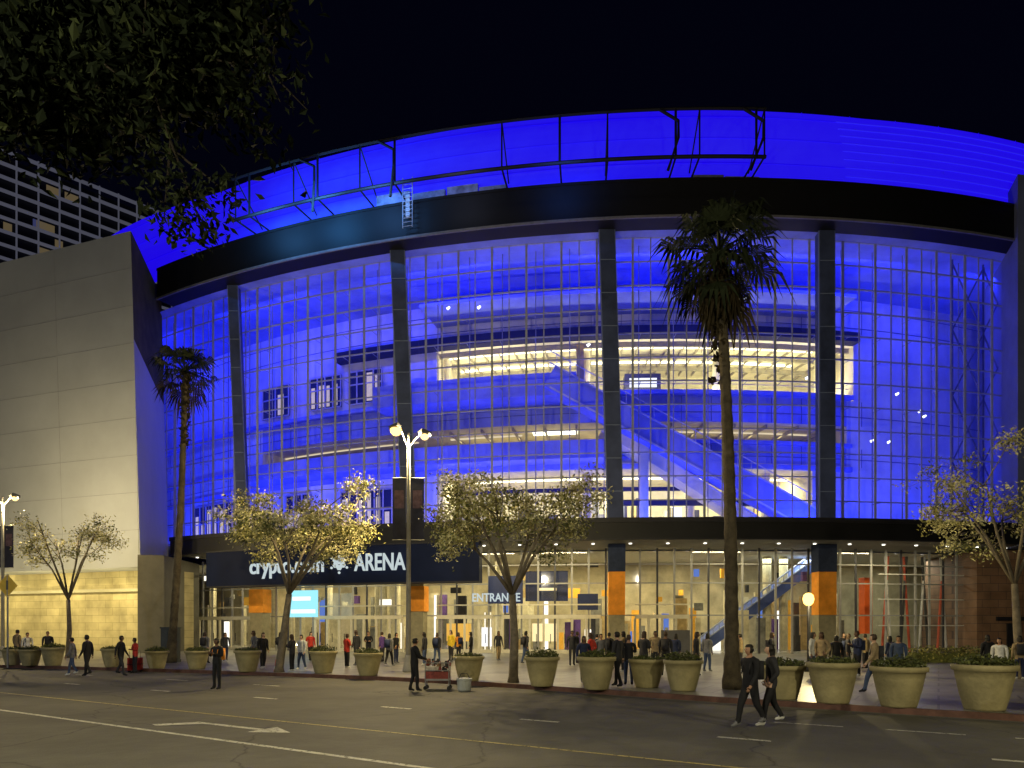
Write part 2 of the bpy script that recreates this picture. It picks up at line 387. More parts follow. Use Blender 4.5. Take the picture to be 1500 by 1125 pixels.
obj('inner_wall',b,[panel,deep],A)
b=MB()
for px in range(250,1500,44):
    t=bear(px,79.02)
    for z0,z1 in((zA1+1.0,Z1),(zB1+.05,zA0-.05),(zC1+.35,zB0-.25)):
        b.beam(pol(79.03,t,z0),pol(79.03,t,z1),.05,.03)
for z in(28.0,29.5,20.3,16.6): b.abox(79.01,79.04,z,z+.05,bear(236,79),bear(1490,79))
obj('wall_joints',b,[mat('joint_dark',(.08,.09,.3),.8,.1)],A)
b=MB()
b.abox(79.05,80.0,zA1-.05,zA1+.75,bear(490,80),bear(1260,80),0)
obj('dark_beam',b,[mat('beam_black',(.006,.006,.008),.7,.2)],A)
b=MB()
def recess(z0,z1,p0,p1,depth=70):
    a,c=bear(p0,79),bear(p1,79)
    b.arc(depth,z0,depth,z1,a,c,0); b.arc(depth,z1-.01,79,z1-.01,a,c,0); b.arc(depth,z0+.01,79,z0+.01,a,c,0)
    for t in(a,c): b.add([pol(depth,t,z0),pol(79,t,z0),pol(79,t,z1),pol(depth,t,z1)],[(0,1,2,3)],0)
recess(zA0,zA1,640,1250); recess(zB0,zB1,385,1240,74); recess(zC0,zC1,640,1190)
obj('concourse_recess',b,[cream],A)
b=MB()
for r in(78.2,75.6,72.8): b.abox(r,r+.22,zA1-.42,zA1-.02,bear(645,78),bear(1245,78),0)
for i in range(28):
    t=bear(650+i*21.5,76); b.abox(71,78.2,zA1-.25,zA1-.03,t,t+.0012,0)
    if i%2: b.abox(74.2,78.6,zB1-.3,zB1-.03,t,t+.002,0)
obj('ceiling_bulkhead',b,[mat('bulkhead_grey',(.34,.31,.18),.7,.2)],A)
b=MB()
for r in(77.3,74.0): b.abox(r,r+.22,zA1-.16,zA1-.05,bear(655,78),bear(1195,78),0)
b.abox(76,76.25,zB1-.12,zB1-.05,bear(650,78),bear(760,78),1); b.abox(76,76.9,zB1-.12,zB1-.05,bear(778,78),bear(846,78),0)
b.abox(76,76.2,zB1-.12,zB1-.05,bear(900,78),bear(1200,78),1); b.abox(76,76.15,zB1-.12,zB1-.05,bear(390,78),bear(600,78),1)
b.abox(75,75.2,zC1-.14,zC1-.05,bear(650,78),bear(1180,78),0)
obj('light_cove',b,[emat('cove_warm',(1,.95,.66),4.0),emat('cove_dim',(1,.85,.5),.8)],A)
b=MB()
for px in(655,858,1050,1200):
    t=bear(px,77); b.tube([pol(77,t,zA0),pol(77,t,zA1)],.4,12,0)
t=bear(850,78); b.abox(77.5,78.5,zA0,zA1-.1,t-.004,t+.004,1)
for px in(675,860,1010,1120):
    t=bear(px,77); b.tube([pol(77,t,zC0),pol(77,t,zC1)],.45,12,0)
b.abox(76,77,zA0+.5,zA0+2.6,bear(915,77),bear(968,77),2); b.abox(77,77.05,zA0+1.4,zA0+2.2,bear(922,77),bear(962,77),3)
for i in range(56):
    p=U(650,1180); t=bear(p,75); h=U(.9,3.4); b.abox(73,74,zC0+.1,zC0+h+1,t,t+U(.004,.016),random.choice([2,2,4,3,1,0,5,4]))
for i in range(36):
    p=U(390,1230); t=bear(p,76); b.abox(74.3,74.6,zB0+.1,zB0+U(.8,1.5),t,t+U(.004,.02),random.choice([2,2,4,4]))
for i in range(40):
    p=U(650,1230); t=bear(p,75); b.abox(71,72,zA0+.1,zA0+U(1.2,3.0),t,t+U(.004,.012),random.choice([2,4,0,1,5]))
b.abox(78.2,78.5,zC0+2.8,zC0+3.3,bear(900,79),bear(1185,79),2); b.abox(78.0,78.4,zC0+4.1,zC0+4.4,bear(660,79),bear(1000,79),2)
b.abox(78.2,78.4,zC0+1.2,zC0+1.5,bear(780,79),bear(1150,79),4)
for z in(zA0+.9,zC1+.75-.45): b.abox(79.2,79.25,z,z+.06,bear(640,79),bear(1240,79),0)
obj('concourse_fitout',b,[cream,mat('ochre_column',(.5,.36,.1),.6,.2),mat('booth_dark',(.03,.03,.04),.6,.3),emat('menu_screen',(.9,.95,1),1.3),mat('booth_grey',(.16,.16,.15),.6,.3),mat('booth_olive',(.25,.22,.08),.6,.3)],A)
b=MB()
def win(p0,p1,z0,z1,nb,skew=0):
    t0,t1=bear(p0,79.1),bear(p1,79.1)
    b.abox(79.02,79.12,z0,z1,t0,t1,0)
    for i in range(nb+1):
        t=t0+(t1-t0)*i/nb; b.beam(pol(79.2,t,z0),pol(79.2,t,z1),.12,.12,1)
    for z in(z0,z1,(z0+z1)/2+.3): b.abox(79.12,79.24,z-.05,z+.05,t0,t1,1)
    for i in range(nb):
        if R()<.8:
            ta=t0+(t1-t0)*(i+.15)/nb; tb=t0+(t1-t0)*(i+U(.5,.85))/nb; b.abox(79.12,79.15,z0+.2,z0+U(.5,.95)*(z1-z0),ta,tb,2)
win(386,424,22.6,25.6,2); win(455,500,22.6,25.6,4); win(512,560,22.6,25.6,4)
win(286,352,10.6,15.0,7); win(420,455,10.6,14.8,3); win(500,575,10.4,14.6,6)
obj('inner_window',b,[mat('window_dark',(.02,.025,.05),.2,.2),mat('window_frame',(.35,.36,.45),.5,.1),mat('window_curtain',(.5,.45,.25),.8,.2,emit=(1,.85,.45),es=.38)],A)
b=MB()
P0=Vector((3.0,55.2,22.2));P1=Vector((25.2,55.4,10.1))
b.beam(P0,P1,1.9,1.6,0)
b.beam(P0+Vector((0,-.85,1.0)),P1+Vector((0,-.85,1.0)),.09,.1,1)
b.beam(P0+Vector((0,-.83,-.95)),P1+Vector((0,-.83,-.95)),.12,.1,1)
Q0=Vector((7.5,56.6,18.5));Q1=Vector((21.5,57.0,9.8)); b.beam(Q0,Q1,1.0,2.0,2)
b.beam(Q0+Vector((0,-1.02,.55)),Q1+Vector((0,-1.02,.55)),.1,.08,1)
for k in range(20):
    c=P0.lerp(P1,(k+.5)/20); b.tube([c+Vector((0,-.86,.9)),c+Vector((0,-.86,1.9))],.025,4,1)
b.beam(P0+Vector((0,-.86,1.95)),P1+Vector((0,-.86,1.95)),.06,.07,1)
b.box(10.4,55.5,9.7,11.1,56.2,18.0,2)
obj('escalator',b,[deep,mat('rail_white_blue',(.45,.47,.6),.5,.1),cream],A)
b=MB()
for px,z,r in[(1312,22.2,80),(1345,20.9,80),(1352,20.5,80),(1300,18.0,80),(700,28.0,83),(860,24.2,83.5),(1275,18.0,80),(1180,23,80),(1195,23.2,80),(655,28.2,83),(1090,28,83)]:
    c=pol(r,bear(px,r),z); b.tube([c,c+Vector((.22,-.1,.12))],[.11,.07],6,0)
obj('light_speck',b,[emat('speck_glow',(.9,.95,1),3)],A)  # added glowing specks, some standing for lamp reflections on the glass
for i in range(6):
    t=iL+.08+(iR-iL-.12)*(i+.5)/6
    tan=Vector((math.cos(t),math.sin(t),0))
    k=1.35 if i>4 else 1
    area('blue_wash_upper',pol(85.4,t,30.2),pol(79,t,21.5),11,.6,1150*k,BL,A,tan)
    area('blue_wash_lower',pol(84.6,t,10.0),pol(79,t,17),11,.6,1100*k,(.045,.075,1),A,tan)
for px in(720,890,1060,1200):
    t=bear(px,76); tan=(math.cos(t),math.sin(t),0)
    area('ceiling_fill',pol(77.6,t,21.85),pol(74,t,26.4),8,.5,760,(1,.93,.56),A,tan)  # added fill hidden behind the parapet, brightens the concourse ceiling
for px in(730,900,1080):
    t=bear(px,76); tan=(math.cos(t),math.sin(t),0)
    area('concourse_downlight',pol(76,t,15.3),pol(74,t,10),9,1.0,950,(1,.93,.62),A,tan)
    area('mid_level_light',pol(75.6,t,19.3),pol(75.6,t,17),9,.6,110,(1,.88,.45),A,tan)
for px,p,c in[(370,520,(.1,.4,1)),(450,700,(.08,.38,1)),(540,420,(.12,.38,1)),(660,50,(.6,.65,1)),(820,120,(.05,.2,1))]:
    t=bear(px,92.6); area('fascia_floodlight',pol(92.6,t,32.6),pol(88,t,36.2),2.5,.5,p,c,A,(math.cos(t),math.sin(t),0))

# ---------- canopy and ground floor
cL,cR=bear(268,89),bear(1500,89)
b=MB()
b.abox(84,90.2,8.1,9.62,cL,cR,0)
b.abox(90.2,90.3,9.3,9.62,cL,cR,1); b.abox(90.2,90.26,8.1,8.2,cL,cR,1)
obj('canopy',b,[mat('canopy_black',(.009,.009,.010),.5,.2,.6),dark],A)
b=MB()
b.arc(84,8.09,90.1,8.09,cL,cR,0)
obj('canopy_soffit',b,[mat('soffit_grey',(.2,.2,.19),.7,.15,.8)],A)
b=MB()
for i in range(26):
    t=cL+(cR-cL)*(i+.5)/26; c=pol(88.6,t,8.05); b.tube([c,c+Vector((0,0,-.05))],.11,10)
obj('downlight',b,[emat('downlight_glow',(1,.95,.8),3)],A)
b=MB(); lL,lR=bear(255,74),bear(1480,74)
b.arc(74,.15,74,8.0,lL,lR,0); b.arc(60,8.0,84,8.0,lL,lR,1); b.arc(73,.155,86,.155,lL,lR,2)
obj('lobby_shell',b,[mat('lobby_wall',(.52,.46,.30),.7,.35,.5),mat('lobby_ceiling',(.55,.54,.46),.7,.1),mat('terrazzo',(.3,.29,.25),.25,.2,2)],A)
gL,gR=bear(285,86),bear(1438,86)
b=MB(); b.arc(86,.15,86,8.0,gL,gR); obj('lobby_glass',b,[glassmat('lobby_glazing',.08,None)],A)
b=MB()
n=54
for i in range(n+1):
    t=gL+(gR-gL)*i/n; b.beam(pol(86.05,t,.15),pol(86.05,t,8.0),.10,.14,0 if i%3 else 1)
for z in(3.0,5.4,6.8): b.abox(85.97,86.1,z-.05,z+.05,gL,gR,0)
obj('lobby_mullion',b,[mat('lobby_frame',(.3,.3,.3),.4,.1),mat('lobby_frame_dark',(.05,.05,.06),.4,.1)],A)
b=MB()
def door(p0,p1,nd,z=2.75):
    t0,t1=bear(p0,86.3),bear(p1,86.3)
    for i in range(nd+1):
        t=t0+(t1-t0)*i/nd; b.beam(pol(86.3,t,.15),pol(86.3,t,z),.16,.16,0)
    b.abox(86.2,86.4,z,z+.28,t0,t1,0); b.abox(86.24,86.36,z+1.0,z+1.1,t0,t1,0)
    for i in range(nd):
        ta=t0+(t1-t0)*(i+.5)/nd; b.beam(pol(86.42,ta,.9),pol(86.42,ta,1.6),.05,.05,1)
        b.abox(86.24,86.34,.16,.42,t0+(t1-t0)*(i+.1)/nd,t0+(t1-t0)*(i+.9)/nd,0)
door(292,372,5);door(462,590,7);door(640,722,4);door(735,880,7);door(930,1010,4)
obj('entrance_door',b,[mat('door_frame_white',(.62,.58,.46),.4,.1),dark],A)
b=MB()
for px,hw,kind in[(381,.75,0),(612,.7,0),(903,.6,1),(1207,.7,1)]:
    t=bear(px,87.6); c=pol(87.6,t,0); ang=t
    if kind==1:
        b.obox((c.x,c.y,7.1),hw,.5,1.0,ang,0); b.obox((c.x,c.y,4.55),hw-.02,.48,1.55,ang,1); b.obox((c.x,c.y,1.58),hw-.05,.45,1.42,ang,2)
    else:
        b.obox((c.x,c.y,7.1),hw,.5,1.0,ang,0); b.obox((c.x,c.y,4.25),hw,.48,.95,ang,1); b.obox((c.x,c.y,5.65),hw-.04,.46,.45,ang,2); b.obox((c.x,c.y,1.72),hw-.1,.45,1.56,ang,2)
t=bear(1268,84); c=pol(84,t,0); b.obox((c.x,c.y,3.8),.35,.35,2.2,t,3)
obj('ground_column',b,[mat('column_top_dark',(.03,.04,.08),.8,.2,spec=.1),orange,mat('column_base',(.28,.25,.16),.6,.2),mat('red_orange_banner',(.7,.12,.02),.6,.1)],A)
b=MB(); sL,sR=bear(302,91.3),bear(702,91.3)
b.abox(90.35,91.3,5.2,8.05,sL,sR,0); b.abox(91.3,91.36,5.2,5.3,sL,sR,1); b.abox(91.3,91.36,7.95,8.05,sL,sR,1)
obj('sign_fascia',b,[mat('sign_navy',(.005,.010,.040),.6,.2,.5,spec=.1),dark],A)
em=emat('sign_letters_white',(.78,.90,.92),.7)
def sign(txt,p0,p1,z,h,r=91.5,m=em):
    cu=bpy.data.curves.new('txt','FONT'); cu.body=txt; cu.size=1; cu.extrude=.05; cu.align_x='LEFT'; cu.offset=.014
    o=bpy.data.objects.new('letters',cu); sc.collection.objects.link(o)
    bpy.context.view_layer.update(); d=bpy.context.evaluated_depsgraph_get()
    me=bpy.data.meshes.new_from_object(o.evaluated_get(d)); bpy.data.objects.remove(o)
    xs=[v.co.x for v in me.vertices]; x0,x1=min(xs),max(xs)
    t0,t1=bear(p0,r),bear(p1,r)
    for v in me.vertices:
        t=t0+(t1-t0)*(v.co.x-x0)/(x1-x0); q=pol(r+v.co.z,t,z+v.co.y*h/.7); v.co=q
    me.materials.append(m); o=bpy.data.objects.new('letters',me); sc.collection.objects.link(o); o.parent=A
sign('crypto.com',366,474,6.15,1.15); sign('ARENA',519,594,6.15,1.2)
b=MB(); r=91.5; t=bear(497,r); cc=pol(r,t,6.75)
for a in range(6):
    for (q,s) in((.35,.28),(.72,.13)):
        an=math.pi/6+a*math.pi/3; p=cc+Vector((math.cos(t)*q*math.cos(an),math.sin(t)*q*math.cos(an),q*math.sin(an)))
        b.tube([p,p+Vector((0,-.08,0))],s*.75,6)
b.tube([cc,cc+Vector((0,-.1,0))],.14,6)
obj('lion_logo',b,[em],A)
sign('ENTRANCE',692,762,4.05,.62,86.8)
b=MB()
def plate(p0,p1,z0,z1,r,mi): b.abox(r,r+.15,z0,z1,bear(p0,r),bear(p1,r),mi)
plate(424,466,2.9,5.0,88.4,0); plate(428,462,3.2,3.5,88.56,1); plate(430,455,4.2,4.5,88.56,1)
plate(716,766,3.9,6.0,86.2,2); plate(770,832,4.1,6.4,85.2,2); plate(790,815,4.9,5.1,85.4,3); plate(846,876,3.4,4.6,86.2,2)
plate(655,690,1.0,2.4,84.6,4); plate(706,722,.6,2.1,84.4,1); plate(780,815,1.0,2.4,84.0,3)
plate(968,1010,.3,1.9,87.4,5)
obj('display_screen',b,[emat('screen_cyan',(.35,.85,.95),1.1),emat('screen_white',(1,1,1),1.2),mat('sign_blue_dark',(.02,.03,.10),.5,.1),emat('screen_warm',(1,.8,.4),1.3),emat('screen_amber',(1,.55,.1),.9),mat('kiosk_grey',(.12,.12,.13),.6,.1)],A)
b=MB()
for i in range(150):
    p=U(300,1240); rr=U(75,83); t=bear(p,rr); h=U(.9,5.2) if i%3 else U(4,7.5)
    b.abox(rr,rr+.3,.16 if i%3 else h-U(.3,.9),h,t,t+U(.003,.013),random.choice([0,0,1,2,3,4,1,6,6,6,7,7,7]) if i%23 else 5)
for i in range(12):
    t=bear(U(300,1230),80); b.tube([pol(80,t,.15),pol(80,t,8)],.35,10,6)
obj('lobby_fitout',b,[mat('fit_dark',(.03,.03,.035),.6,.3),mat('fit_tan',(.45,.33,.15),.6,.3),emat('fit_light',(1,.95,.8),1.6),mat('fit_purple',(.10,.05,.2),.6,.3),mat('fit_amber',(.6,.3,.03),.6,.2,emit=(1,.5,.05),es=.25),emat('fit_blue',(.2,.35,1),.6),mat('fit_cream',(.6,.55,.38),.6,.2),mat('fit_grey',(.2,.2,.18),.6,.3)],A)
b=MB()
E0=Vector((15.2,56,.3));E1=Vector((25.6,58,7.6))
b.beam(E0,E1,.8,1.5,0); b.beam(E0+Vector((0,-.8,1.0)),E1+Vector((0,-.8,1.0)),.1,.1,1); b.beam(E0+Vector((0,-.78,.45)),E1+Vector((0,-.78,.45)),.1,.1,1)
for k in range(22):
    c=E0.lerp(E1,(k+.5)/22); b.beam(c+Vector((0,-.8,.4)),c+Vector((0,-.8,1.0)),.05,.05,1)
obj('lobby_escalator',b,[mat('esc_bluegrey',(.08,.12,.36),.4,.1),mat('esc_rail',(.35,.4,.6),.3,.1)],A)
b=MB()
for i in range(11):
    p=1292+i*13.5; ta,tb=bear(p,85.2),bear(p+(-9 if i%2 else 9),85.2)
    b.tube([pol(85.2,ta,.2),pol(85.2,tb,7.6)],.09,6,i%3)
for z in(2.2,4.2,6.1): b.abox(86.1,86.2,z,z+.07,bear(1285,86),bear(1436,86),1)
obj('banner_pole',b,[mat('pole_red',(.55,.10,.05),.5,.1),mat('pole_white',(.6,.6,.58),.5,.1),mat('pole_dark',(.05,.05,.05),.5,.1)],A)
for px in(360,510,660,820,990,1160,1350):
    t=bear(px,80); area('lobby_light',pol(80,t,7.8),pol(80,t,0),7,2,(760 if px<1100 else 430),(1,.86,.48) if px<1100 else (.95,1,.80),A,(math.cos(t),math.sin(t),0))
for px in(360,520,700,820,1080,1300):
    t=bear(px,88.3); area('soffit_light',pol(88.3,t,7.95),pol(88.3,t,0),4,.6,300,(1,.84,.46),A,(math.cos(t),math.sin(t),0))

# ---------- left solid block
W0=Vector((-29.0,52.0));wd_=Vector((-13.4,4.6)).normalized()
rt=Vector((-31.3,62.3))
b=MB()
def prism(p,z0,z1,mi,lt=0):
    vs=[(q[0],q[1],z0) for q in p]+[(q[0]+lt,q[1],z1) for q in p]; k=len(p)
    b.add(vs,[tuple(range(k-1,-1,-1)),tuple(range(k,2*k))]+[(i,(i+1)%k,k+(i+1)%k,k+i) for i in range(k)],mi)
Wb=Vector((-28.3,52.0))
wk=Vector((4.6,13.4)).normalized()
prism([Wb,rt,rt+wd_*62+wk*6,Wb+wd_*61],6.7,32.3,0,-.75)
obj('solid_wall_block',b,[stone],A)
b=MB()
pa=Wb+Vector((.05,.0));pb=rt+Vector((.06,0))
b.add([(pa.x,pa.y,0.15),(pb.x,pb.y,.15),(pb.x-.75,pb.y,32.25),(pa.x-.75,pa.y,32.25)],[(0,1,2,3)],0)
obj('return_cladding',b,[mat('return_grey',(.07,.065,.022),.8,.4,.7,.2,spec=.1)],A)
b=MB()
nrm=Vector((wd_.y,-wd_.x))
if nrm.y>0: nrm=-nrm
for k in range(1,9):
    z=6.7+k*2.85; off=-.75*(z-6.7)/25.6
    a=Wb+nrm*.004; c=a+wd_*60
    b.beam((a.x+off,a.y,z),(c.x+off,c.y,z),.03,.02)
for k in range(1,8):
    a=Wb+wd_*(k*8.0); b.beam((a.x,a.y,6.75),(a.x-.75,a.y,32.2),.025,.02)
obj('panel_joint',b,[mat('joint_grey',(.24,.25,.28),.8,.1)],A)
b=MB(); bk=-nrm*2.6
A0=Wb+bk+wd_*.3; prism([A0,A0+wd_*58,A0+wd_*58-nrm*3,A0-nrm*3],.15,6.7,0)
prism([A0+nrm*.35,A0+nrm*.35+wd_*58,A0+wd_*58,A0],5.0,5.25,1)
obj('base_wall',b,[brickmat('base_stone',(.37,.32,.18),(.30,.26,.14),(.18,.155,.08),1.0,1.5,.62,.015,along=(wd_.x,wd_.y)),mat('base_ledge',(.3,.28,.2),.7,.1)],A)
for k in range(4):
    a=Wb+wd_*(3.5+k*7.5)+nrm*(.4); q=A0+wd_*(3.5+k*7.5)
    area('wall_washer',(a.x,a.y,6.3),(q.x,q.y,2.0),4.5,.3,280,(1,.83,.38),A,(wd_.x,wd_.y,0))
for k in(2.5,10,18):
    a=Wb+wd_*k+nrm*4.0; q=Wb+wd_*k
    area('ground_uplight',(a.x,a.y,.25),(q.x,q.y,8.0),1.0,.4,460,(1,.80,.36),A,(wd_.x,wd_.y,0))
b=MB(); prism([(-28.3,51.6),(-26.6,52.2),(-27.5,60),(-30,60)],.15,7.6,0)
obj('base_pylon',b,[mat('pylon_grey',(.09,.085,.07),.7,.2,.8)],A)
b=MB()
prism([(36.6,49.4),(60,53),(60,70),(40,58)],8.0,34.9,0)
obj('end_wall',b,[mat('end_wall_grey',(.13,.15,.30),.6,.2,.4)],A)
b=MB(); prism([(35.0,51.4),(60,51),(60,66),(36,60)],.15,7.9,0)
obj('brown_base',b,[brickmat('brown_stone',(.22,.13,.08),(.18,.10,.06),(.09,.06,.05),1.0,1.2,.6,.02,along=(1,0))],A)
b=MB(); b.box(37.2,51.25,.15,38.2,51.35,2.4,0); b.box(36.4,51.2,2.6,39,51.36,2.9,0); obj('side_door',b,[dark],A)

# ================================================================ tower
T=empty('hotel_tower')
b=MB(); a=Vector((-115,97.5));c=Vector((-71,141.6)); d=(c-a).normalized(); nn=Vector((d.y,-d.x))
if nn.y>0: nn=-nn
Lh=(c-a).length; prism([a,c,c-nn*40,a-nn*40],0,86,0); obj('tower_body',b,[mat('tower_glass',(.015,.016,.025),.3,.3,.2)],T)
b=MB()
for k in range(34):
    z=10+k*2.4
    if z<87: b.beam((a.x+nn.x*.7,a.y+nn.y*.7,z),(c.x+nn.x*.7,c.y+nn.y*.7,z),.24,.9,0)
for k in range(20):
    p=a+d*(Lh*k/19)+nn*1.2; b.beam((p.x,p.y,0),(p.x,p.y,87),.22,.2,0)
obj('tower_slab_edges',b,[mat('tower_slab',(.22,.22,.25),.7,.6,.06,emit=(.72,.74,1),es=.07)],T)  # weak glow in the slabs stands in for light falling on them
b=MB()
for k in range(90):
    s=U(0,Lh-3); z=10+int(U(0,31))*2.4+.3; p=a+d*s+nn*.05; q=p+d*U(1,2.5)
    b.add([(p.x,p.y,z),(q.x,q.y,z),(q.x,q.y,z+1.7),(p.x,p.y,z+1.7)],[(0,1,2,3)],int(R()*2))
obj('tower_lit_window',b,[emat('tower_win_warm',(1,.75,.4),.09),emat('tower_win_blue',(.3,.35,1),.10)],T)

# ================================================================ street lamps
galv=mat('galvanised_pole',(.28,.27,.24),.5,.2,2)
lens=emat('lamp_lens',(1,.58,.13),4.5)
lens2=emat('lamp_lens_dim',(1,.66,.22),3)
def lamp(x,y,h,arms,pw,base=.15,banner=False,rot=0,col=(1,.78,.38)):
    e=empty('street_lamp',(x,y,0)); b=MB()
    b.lathe((0,0,base),[(.0,0),(.26,0),(.26,.12),(.17,.5),(.13,.7),(.13,.75)],12)
    b.tube([(0,0,base+.7),(0.02,0,h-.35),(0.02,0,h+.15)],[.12,.075,.05],10)
    hb=MB()
    for ai,(dx,dz) in enumerate(arms):
        s=1 if dx>0 else -1
        ca,sa=math.cos(rot),math.sin(rot)
        def rr(px,pz,py=0): return (px*ca-py*sa,px*sa+py*ca,pz)
        b.tube([rr(0,h-.5),rr(dx*.5,h+dz-.02),rr(dx*.8,h+dz+.12)],[.05,.045,.04],8)
        hb.tube([rr(dx*.62,h+dz+.13),rr(dx*.85,h+dz+.19),rr(dx+s*.3,h+dz+.12)],[.10,.20,.10],8,0)
        k=1.0 if ai==0 else .72
        hb.lathe(rr(dx,h+dz+.06),[(0,-.30*k),(.14*k,-.25*k),(.25*k,-.13*k),(.26*k,.0),(.2*k,.04)],14,1+ai)
        point('lamp_bulb',rr(dx,h+dz-.45),pw,col,e,.12)
    if banner:
        for s in(-1,1):
            b.tube([(s*.08,0,8.75),(s*.72,0,8.75)],.025,5); b.tube([(s*.08,0,6.0),(s*.72,0,6.0)],.025,5)
    obj('pole',b,[galv],e,True); obj('lamp_head',hb,[mat('head_grey',(.15,.15,.14),.5,.1),lens,lens2],e)
    if banner:
        b=MB()
        for s in(-1,1): b.box(min(s*.12,s*.7),-.01,6.02,max(s*.12,s*.7),.01,8.72,0); b.box(min(s*.2,s*.62),-.016,7.4,max(s*.2,s*.62),-.012,8.2,1)
        obj('banner',b,[mat('banner_dark',(.03,.03,.05),.8,.3,2),mat('banner_print',(.10,.06,.08),.8,.4,4)],e)
    return e
lamp(-4.6,30.3,10.6,[(-.55,.25),(.72,-.02)],3900,banner=True)
lamp(-33.2,44.5,10.5,[(-.6,.15),(.8,.0)],2300,banner=True)
lamp(-9,0.5,9.5,[(1.2,.1)],5600,0.0,rot=1.2,col=(1,.89,.58))
lamp(13,-1.5,9.5,[(1.2,.1)],5600,0.0,rot=1.6,col=(1,.89,.58))
lamp(-34,6,9.5,[(1.2,.1)],5600,0.0,rot=1.0,col=(.90,.94,1.0))
e=empty('globe_lamp',(13.2,30.4,0)); b=MB()
b.lathe((0,0,.15),[(0,0),(.18,0),(.16,.15),(.08,.35),(.06,.5),(.05,2.9),(.09,3.0),(.09,3.05)],12); obj('post',b,[dark],e,True)
b=MB(); b.lathe((0,0,3.38),[(.0,-.3),(.1,-.28),(.2,-.18),(.24,0),(.2,.18),(.1,.26),(0,.28)],14); obj('globe',b,[emat('globe_glow',(1,.64,.15),4)],e,True)
point('globe_bulb',(0,-.5,3.3),800,(1,.80,.36),e,.2)

# ================================================================ planters
tan=mat('planter_concrete',(.29,.25,.125),.75,.28,1.6,.25)
def planter_mesh(seed):
    random.seed(seed); b=MB()
    prof=[(0,0),(.42,0),(.44,.05),(.53,.4),(.61,.8),(.64,.98),(.70,1.0),(.71,1.12),(.66,1.14),(.58,1.12),(.57,1.0),(0,1.0)]
    b.lathe((0,0,0),prof,28,0)
    hh=[.24,.36,.42][seed%3]
    for i in range(700):
        a=U(0,6.283); r=.66*math.sqrt(R()); h=U(.0,hh)*(1-.5*r/.62)+.02+.05*math.sin(a*3+seed)
        b.leaf((r*math.cos(a),r*math.sin(a),1.04+h),U(.06,.12),random.choice([1,1,2]))
    me=bpy.data.meshes.new('planter'); me.from_pydata(b.v,[],b.f)
    for m in(tan,mat('shrub_green',(.05,.06,.015),.6,.4,1.5),leafG): me.materials.append(m)
    me.polygons.foreach_set('material_index',b.m)
    me.polygons.foreach_set('use_smooth',[m==0 for m in b.m]); me.update(); return me
pms=[planter_mesh(s) for s in(1,2,3)]
for i,(px,by,wpx) in enumerate([(1468,1044,88),(1337,1039,80),(1236,1033,76),(1160,1027,66),(1008,1014,60),(953,1009,56),(877,1012,60),(795,1007,54),(685,999,48),(535,991,44),(468,987,42),(355,985,40),(280,981,36),(220,980,34),(155,978,34),(66,976,33),(32,976,32),(6,975,30),(1600,1052,90),(-60,973,30),(-100,972,30)]):
    p=gp(px,by,.15); sc_=wpx/1000*p.y/1.42
    o=bpy.data.objects.new('planter',pms[i%3]); sc.collection.objects.link(o); o.location=(p.x,p.y+.6,.15); o.scale=(sc_,sc_,min(1.1,sc_)*U(.94,1.04)); o.rotation_euler=(0,0,i*1.3)
random.seed(11)
# ================================================================ trees
def tree(x,y,th,cz0,cz1,rad,nleaf,lean=(0,0),tr=.16,dens=None,mats=(leafY,leafG,leafP),lsize=.13):
    b=MB(); L=MB(); base=Vector((x,y,.1)); top=Vector((x+lean[0]*.4,y,th))
    mid=base.lerp(top,.5)+Vector((U(-.12,.12),U(-.1,.1),0))
    b.tube([base,base+Vector((0,0,.25)),mid,top],[tr*1.5,tr*1.1,tr*.95,tr*.75],9,0)
    cc=Vector((x+lean[0],y+lean[1],(cz0+cz1)/2)); hz=(cz1-cz0)/2
    tips=[]
    for i in range(7):
        a=i*2*math.pi/7+U(-.3,.3); el=U(-.1,1)
        e1=cc+Vector((math.cos(a)*rad*.62,math.sin(a)*rad*.62,hz*(-.35+.9*R())))
        m1=top.lerp(e1,.5)+Vector((U(-.2,.2),U(-.2,.2),U(-.1,.3)))
        b.tube([top,m1,e1],[tr*.5,tr*.33,tr*.2],6,0)
        for j in range(5):
            s=m1.lerp(e1,U(.2,1)); a2=a+U(-1.2,1.2)
            e2=s+Vector((math.cos(a2)*rad*U(.2,.45),math.sin(a2)*rad*U(.2,.45),hz*U(-.35,.65)))
            m2=s.lerp(e2,.5)+Vector((U(-.15,.15),U(-.15,.15),U(0,.15)))
            b.tube([s,m2,e2],[tr*.2,tr*.13,tr*.08],5,0)
            for k in range(3):
                s3=m2.lerp(e2,U(.2,1)); e3=s3+Vector((U(-1,1),U(-1,1),U(-.5,.8)))*rad*.22
                b.tube([s3,e3],[tr*.07,tr*.03],4,0); tips.append(e3)
            tips.append(e2)
    per=nleaf//len(tips)
    for t in tips:
        dnum=int(per*random.choice([.2,.5,.8,1.2,1.6,2.2])); mm=random.choice([0,0,1,2,2,2])
        for _ in range(dnum):
            p=t+Vector((random.gauss(0,.22),random.gauss(0,.22),random.gauss(0,.16)))*rad/2.7
            L.leaf(p,lsize,mm if R()<.7 else random.choice([0,1,2]))
    e=empty('street_tree',(0,0,0)); obj('trunk',b,[bark],e,True); obj('foliage',L,list(mats),e)
tree(-10.3,30.2,3.6,4.9,8.8,3.2,9000,(1.1,0),.17,lsize=.135)
tree(0.05,24.6,3.3,3.9,8.1,2.95,9000,(-.1,.2),.16,lsize=.12)
tree(-28.6,44,3.9,5.6,9.9,3.1,3000,(0,0),.15,lsize=.14)
tree(19.6,26.3,3.8,4.9,9.0,2.7,6000,(-.6,0),.15,lsize=.12)
